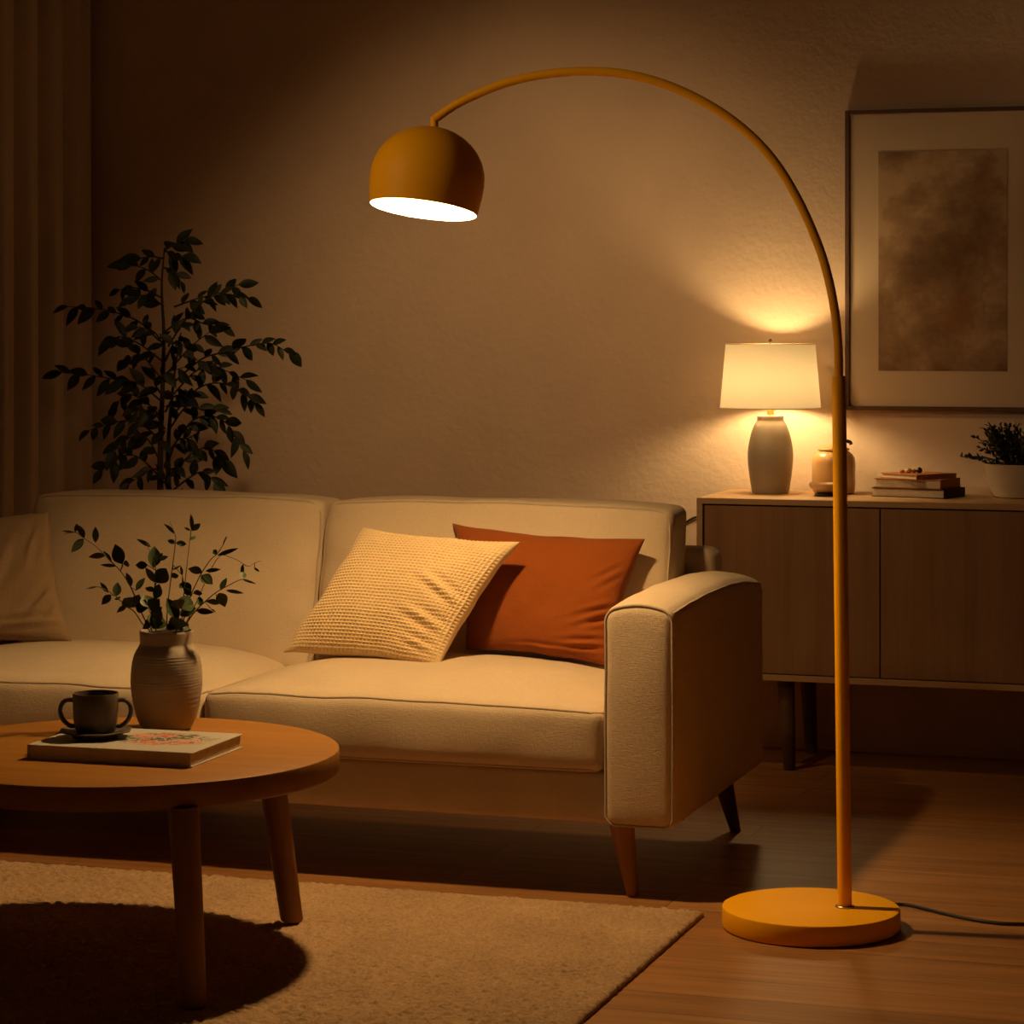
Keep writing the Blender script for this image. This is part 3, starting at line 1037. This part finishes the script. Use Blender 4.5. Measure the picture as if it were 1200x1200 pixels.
def shelf_book(c, L, W, z, th, rot, cov, label, tilt=0):
    r = thing('book', (c[0], c[1], z), label, 'book', GB)
    x0, x1, y0, y1 = c[0] - L / 2, c[0] + L / 2, c[1] - W / 2, c[1] + W / 2
    pv = (c[0], c[1], 0)
    obj('cover', G().box(x0, x1, y0, y1, z, z + .0025, rot=rot, piv=pv).box(x0, x1, y0, y1, z + th - .0025, z + th, rot=rot, piv=pv)
        .box(x1 - .003, x1, y0, y1, z, z + th, .001, 1, rot=rot, piv=pv), cov, r, smooth=False)
    obj('pages', G().box(x0 + .004, x1 - .003, y0 + .004, y1 - .004, z + .0025, z + th - .0025, rot=rot, piv=pv), M['paper'], r, smooth=False)
    return r


z = BZ1
shelf_book((-1.273, 7.752), .232, .160, z, .0265, math.radians(-14), M['dark_cloth'], 'thickest pale-paged book, at the bottom of the stack on the sideboard'); z += .0267
shelf_book((-1.277, 7.757), .212, .150, z, .0275, math.radians(-14), M['rust_cloth'], 'rust-covered book in the middle of the stack on the sideboard'); z += .0277
shelf_book((-1.272, 7.752), .150, .165, z, .0150, math.radians(-36), M['rust_cloth'], 'thin rust-covered book on top of the stack on the sideboard, under four stones'); z += .0152


def pebble(name, off, rx, rz, mat, label, cone=False):
    c = Vector((-1.292, 7.735, z)) + RIGHT * off[0] + FWD * off[1]
    pr_ = []
    for i in range(9):
        t = PI * i / 8
        r = rx * math.sin(t)
        if cone: r *= (1.15 - .5 * i / 8)
        pr_.append((max(0, r), rz * (1 - math.cos(t))))
    o = obj(name, G().lathe(pr_, c, 20), mat)
    tag(o, label, 'stone', 'stones on the book stack')


pebble('stone', (-.026, 0), .0075, .005, M['rust_cloth'], 'small rust stone, leftmost on the book stack')
pebble('stone', (-.008, 0), .0105, .0075, M['tan_stone'], 'pale tan stone between two darker ones on the book stack')
pebble('stone', (.0245, 0), .0100, .009, M['black'], 'black pointed stone on the book stack', True)
pebble('stone', (.0095, .004), .0070, .006, M['rust_cloth'], 'little brown stone squeezed between the tan and black stones')

NX, NY = -0.975, 7.790
pp = thing('potted_plant', (NX, NY, BZ1), 'small bushy dark-green plant in a pale pot at the right end of the sideboard', 'plant')
obj('pot', G().lathe([(0, 0), (.078, 0), (.084, .004), (.092, .03), (.102, .072), (.106, .1), (.104, .1005), (.100, .098), (.096, .07), (0, .06)], (NX, NY, BZ1), 56), M['pot'], pp)
obj('soil', G().lathe([(.1, .088), (.05, .094), (0, .096)], (NX, NY, BZ1), 32), M['soil'], pp)
fg, sg = G(), G()
rnd = random.Random(5)
for k in range(95):
    a = rnd.uniform(0, 2 * PI)
    el = rnd.uniform(.12, 1.0)
    d = Vector((math.cos(a) * (1 - el * .75), math.sin(a) * (1 - el * .75) * .75, el * 1.0 + .05)).normalized()
    L = rnd.uniform(.09, .135) * (1.0 if el > .3 else 1.12)
    b = Vector((NX + math.cos(a) * .04, NY + math.sin(a) * .04, BZ1 + .09))
    tip = b + d * L
    tip.y = min(tip.y, 7.90)
    path = [b.lerp(tip, t) + UP * (.012 * math.sin(t * PI)) for t in (0, .33, .66, 1)]
    sg.tube(path, .0011, 5)
    for q in range(15):
        t = .25 + .75 * q / 14
        p = b.lerp(tip, t)
        dd = Vector((rnd.uniform(-1, 1), rnd.uniform(-1, .8), rnd.uniform(-.3, 1))) + d * .6
        add_leaf(fg, p, dd, rnd.uniform(.012, .022), rnd.uniform(.007, .011), None, .1)
for v_ in fg.v:
    v_.y = min(v_.y, 7.925)
obj('stem', sg, M['bark'], pp)
obj('foliage', fg, M['leaf_dark'], pp, sharp=180)

# --------------------------------------------------------- framed picture
FX0, FX1, FZ0, FZ1 = -1.523, -0.929, 1.050, 1.968
FY = YB - .030
pic = thing('framed_picture', ((FX0 + FX1) / 2, YB - .002, FZ0), 'large thin-framed abstract watercolour in browns hanging over the sideboard', 'picture')
fw = .013
fr = G()
fr.box(FX0, FX0 + fw, FY, YB - .002, FZ0, FZ1, .001, 1).box(FX1 - fw, FX1, FY, YB - .002, FZ0, FZ1, .001, 1)
fr.box(FX0 + fw, FX1 - fw, FY, YB - .002, FZ0, FZ0 + fw, .001, 1).box(FX0 + fw, FX1 - fw, FY, YB - .002, FZ1 - fw, FZ1, .001, 1)
obj('frame', fr, M['dark_wood'], pic, smooth=False)
obj('mat_board', G().box(FX0 + fw, FX1 - fw, FY + .010, FY + .014, FZ0 + fw, FZ1 - fw), M['mat_board'], pic, smooth=False)
obj('print', G().box(-1.421, -1.031, FY + .0088, FY + .0102, 1.171, 1.839), M['art'], pic, smooth=False)

# --------------------------------------- tall plant behind the sofa's back
HX, HY = -3.545, 7.32
tp = thing('tall_houseplant', (HX, HY, 0), 'tall dark leafy houseplant standing behind the left half of the sofa', 'plant')
obj('pot', G().lathe([(0, 0), (.12, 0), (.13, .006), (.155, .2), (.165, .30), (.160, .302), (.15, .29), (0, .27)], (HX, HY, 0), 48), M['dark_wood'], tp)
KP = 8.03 / 3050 / 3.0
TB = Vector((HX, HY, .77))


def hp(x, y, dep=0.0):
    return TB + RIGHT * ((x - 582) * KP) + UP * ((1010 - y) * KP) + FWD * dep


stems = G()
stems.tube(spline([(HX - .02, HY, .27), hp(572, 1000), hp(574, 800), hp(582, 600), hp(585, 420), hp(578, 260), hp(588, 120)], 6), lambda t: .011 * (1.1 - .9 * t), 8)
stems.tube(spline([(HX + .02, HY, .27), hp(598, 1000, .03), hp(596, 850, .03), hp(606, 700, .02), hp(620, 560, .03), hp(640, 420, .04)], 6), lambda t: .010 * (1.1 - .9 * t), 8)
br = [
    ([(570, 450), (500, 385), (420, 352), (340, 335), (240, 328)], .05), ([(575, 660), (500, 600), (420, 585), (340, 570), (240, 560)], -.08),
    ([(572, 800), (500, 735), (420, 735), (345, 760)], -.12), ([(572, 930), (500, 860), (440, 855), (385, 900)], -.08),
    ([(600, 470), (660, 380), (730, 310), (800, 285), (885, 300)], -.06), ([(620, 330), (700, 300), (770, 280), (840, 250)], .08),
    ([(615, 600), (720, 515), (800, 490), (900, 465), (970, 458), (1035, 490)], -.10), ([(610, 720), (700, 620), (780, 600), (850, 630), (895, 670)], .08),
    ([(605, 840), (690, 730), (770, 715), (830, 750), (880, 830)], -.12), ([(600, 940), (680, 850), (740, 830), (785, 870)], .06),
    ([(600, 990), (680, 930), (730, 910), (770, 945)], -.05), ([(600, 1005), (640, 985), (680, 1000)], -.08),
    ([(582, 300), (520, 270), (470, 262), (420, 268)], .06), ([(582, 240), (530, 200), (475, 180)], -.03), ([(585, 330), (540, 290), (495, 295)], -.06),
    ([(583, 190), (630, 210), (650, 240)], -.04), ([(588, 130), (620, 150), (660, 150)], -.04), ([(588, 130), (625, 108), (655, 98)], .03), ([(585, 160), (535, 152), (475, 165)], .03),
    ([(585, 420), (660, 370), (720, 390), (770, 400)], .10), ([(580, 520), (500, 460), (440, 435), (415, 445)], -.05), ([(575, 580), (500, 500), (440, 520)], .08),
    ([(610, 650), (690, 560), (750, 540), (800, 560), (860, 590)], .12), ([(605, 760), (670, 680), (720, 690), (790, 690)], -.06), ([(575, 720), (510, 660), (440, 640), (400, 680)], .10),
    ([(600, 560), (660, 490), (700, 450), (740, 420)], .05), ([(590, 480), (560, 420), (510, 400)], -.10), ([(600, 880), (640, 800), (680, 790), (720, 770)], -.15), ([(575, 880), (530, 790), (470, 790), (440, 830)], -.15),
    ([(578, 640), (560, 590), (610, 560), (680, 540)], -.16), ([(590, 760), (560, 700), (500, 690)], -.16), ([(590, 700), (640, 640), (700, 650)], -.17), ([(590, 520), (640, 450), (690, 480)], -.15),
    ([(585, 950), (560, 900), (520, 920), (480, 945)], -.10), ([(590, 950), (620, 900), (650, 890)], -.13),
]
fol = G()
rnd = random.Random(12)
for pts, dep in br:
    m = len(pts)
    P3 = [hp(x, y, dep * (i / (m - 1)) + rnd.uniform(-.01, .01)) for i, (x, y) in enumerate(pts)]
    path = spline(P3, 6)
    stems.tube(path, lambda t: .0030 * (1.1 - .7 * t), 6)
    L = sum((path[i + 1] - path[i]).length for i in range(len(path) - 1))
    nleaf = max(4, int(L / .027))
    for q in range(nleaf + 1):
        t = .12 + .88 * q / nleaf
        i = min(len(path) - 2, int(t * (len(path) - 1)))
        d = (path[i + 1] - path[i]).normalized()
        p = path[i].lerp(path[i + 1], min(1, t * (len(path) - 1) - i))
        sgn = 1 if q % 2 else -1
        perp = FWD.cross(d).normalized()
        dd = d * rnd.uniform(.5, 1.0) + perp * (sgn * rnd.uniform(.3, .9)) - UP * rnd.uniform(.1, .55) + FWD * rnd.uniform(-.45, .45)
        if q == nleaf:
            dd = d - UP * .3
        sz = rnd.uniform(.72, 1.25)
        add_leaf(fol, p, dd, .058 * sz * rnd.uniform(.9, 1.1), .027 * sz * rnd.uniform(.8, 1.15), FWD.cross(dd) + FWD * dd.length * rnd.uniform(-.9, .9), rnd.uniform(.05, .3))
obj('stem', stems, M['bark'], tp)
obj('foliage', fol, M['leaf_dark'], tp, sharp=180)

# ------------------------------------- added fill lights, out of view
fd = bpy.data.lights.new('arc_lamp_fill', 'SPOT')  # added fill that brightens the floor lamp's dome, arm and pole
fd.energy = 64
fd.color = (1.0, 0.64, 0.30)
fd.spot_size = math.radians(50)
fd.spot_blend = 1.0
fd.shadow_soft_size = 0.12
fo = bpy.data.objects.new('arc_lamp_fill', fd)
COL.objects.link(fo)
fo.location = (-3.5, 3.7, 2.4)
fo.rotation_euler = (Vector((-1.75, 5.5, 1.75)) - fo.location).to_track_quat('-Z', 'Y').to_euler()
# unseen fill added to brighten the wall behind the sofa
sd = bpy.data.lights.new('wall_fill', 'SPOT')
sd.energy = 66
sd.color = (1.0, 0.58, 0.24)
sd.spot_size = math.radians(76)
sd.spot_blend = 1.0
sd.shadow_soft_size = 0.12
so = bpy.data.objects.new('wall_fill', sd)
COL.objects.link(so)
so.location = (-2.46, 5.95, 2.6)
so.rotation_euler = (Vector((-2.47, 7.93, 0.84)) - so.location).to_track_quat('-Z', 'Y').to_euler()
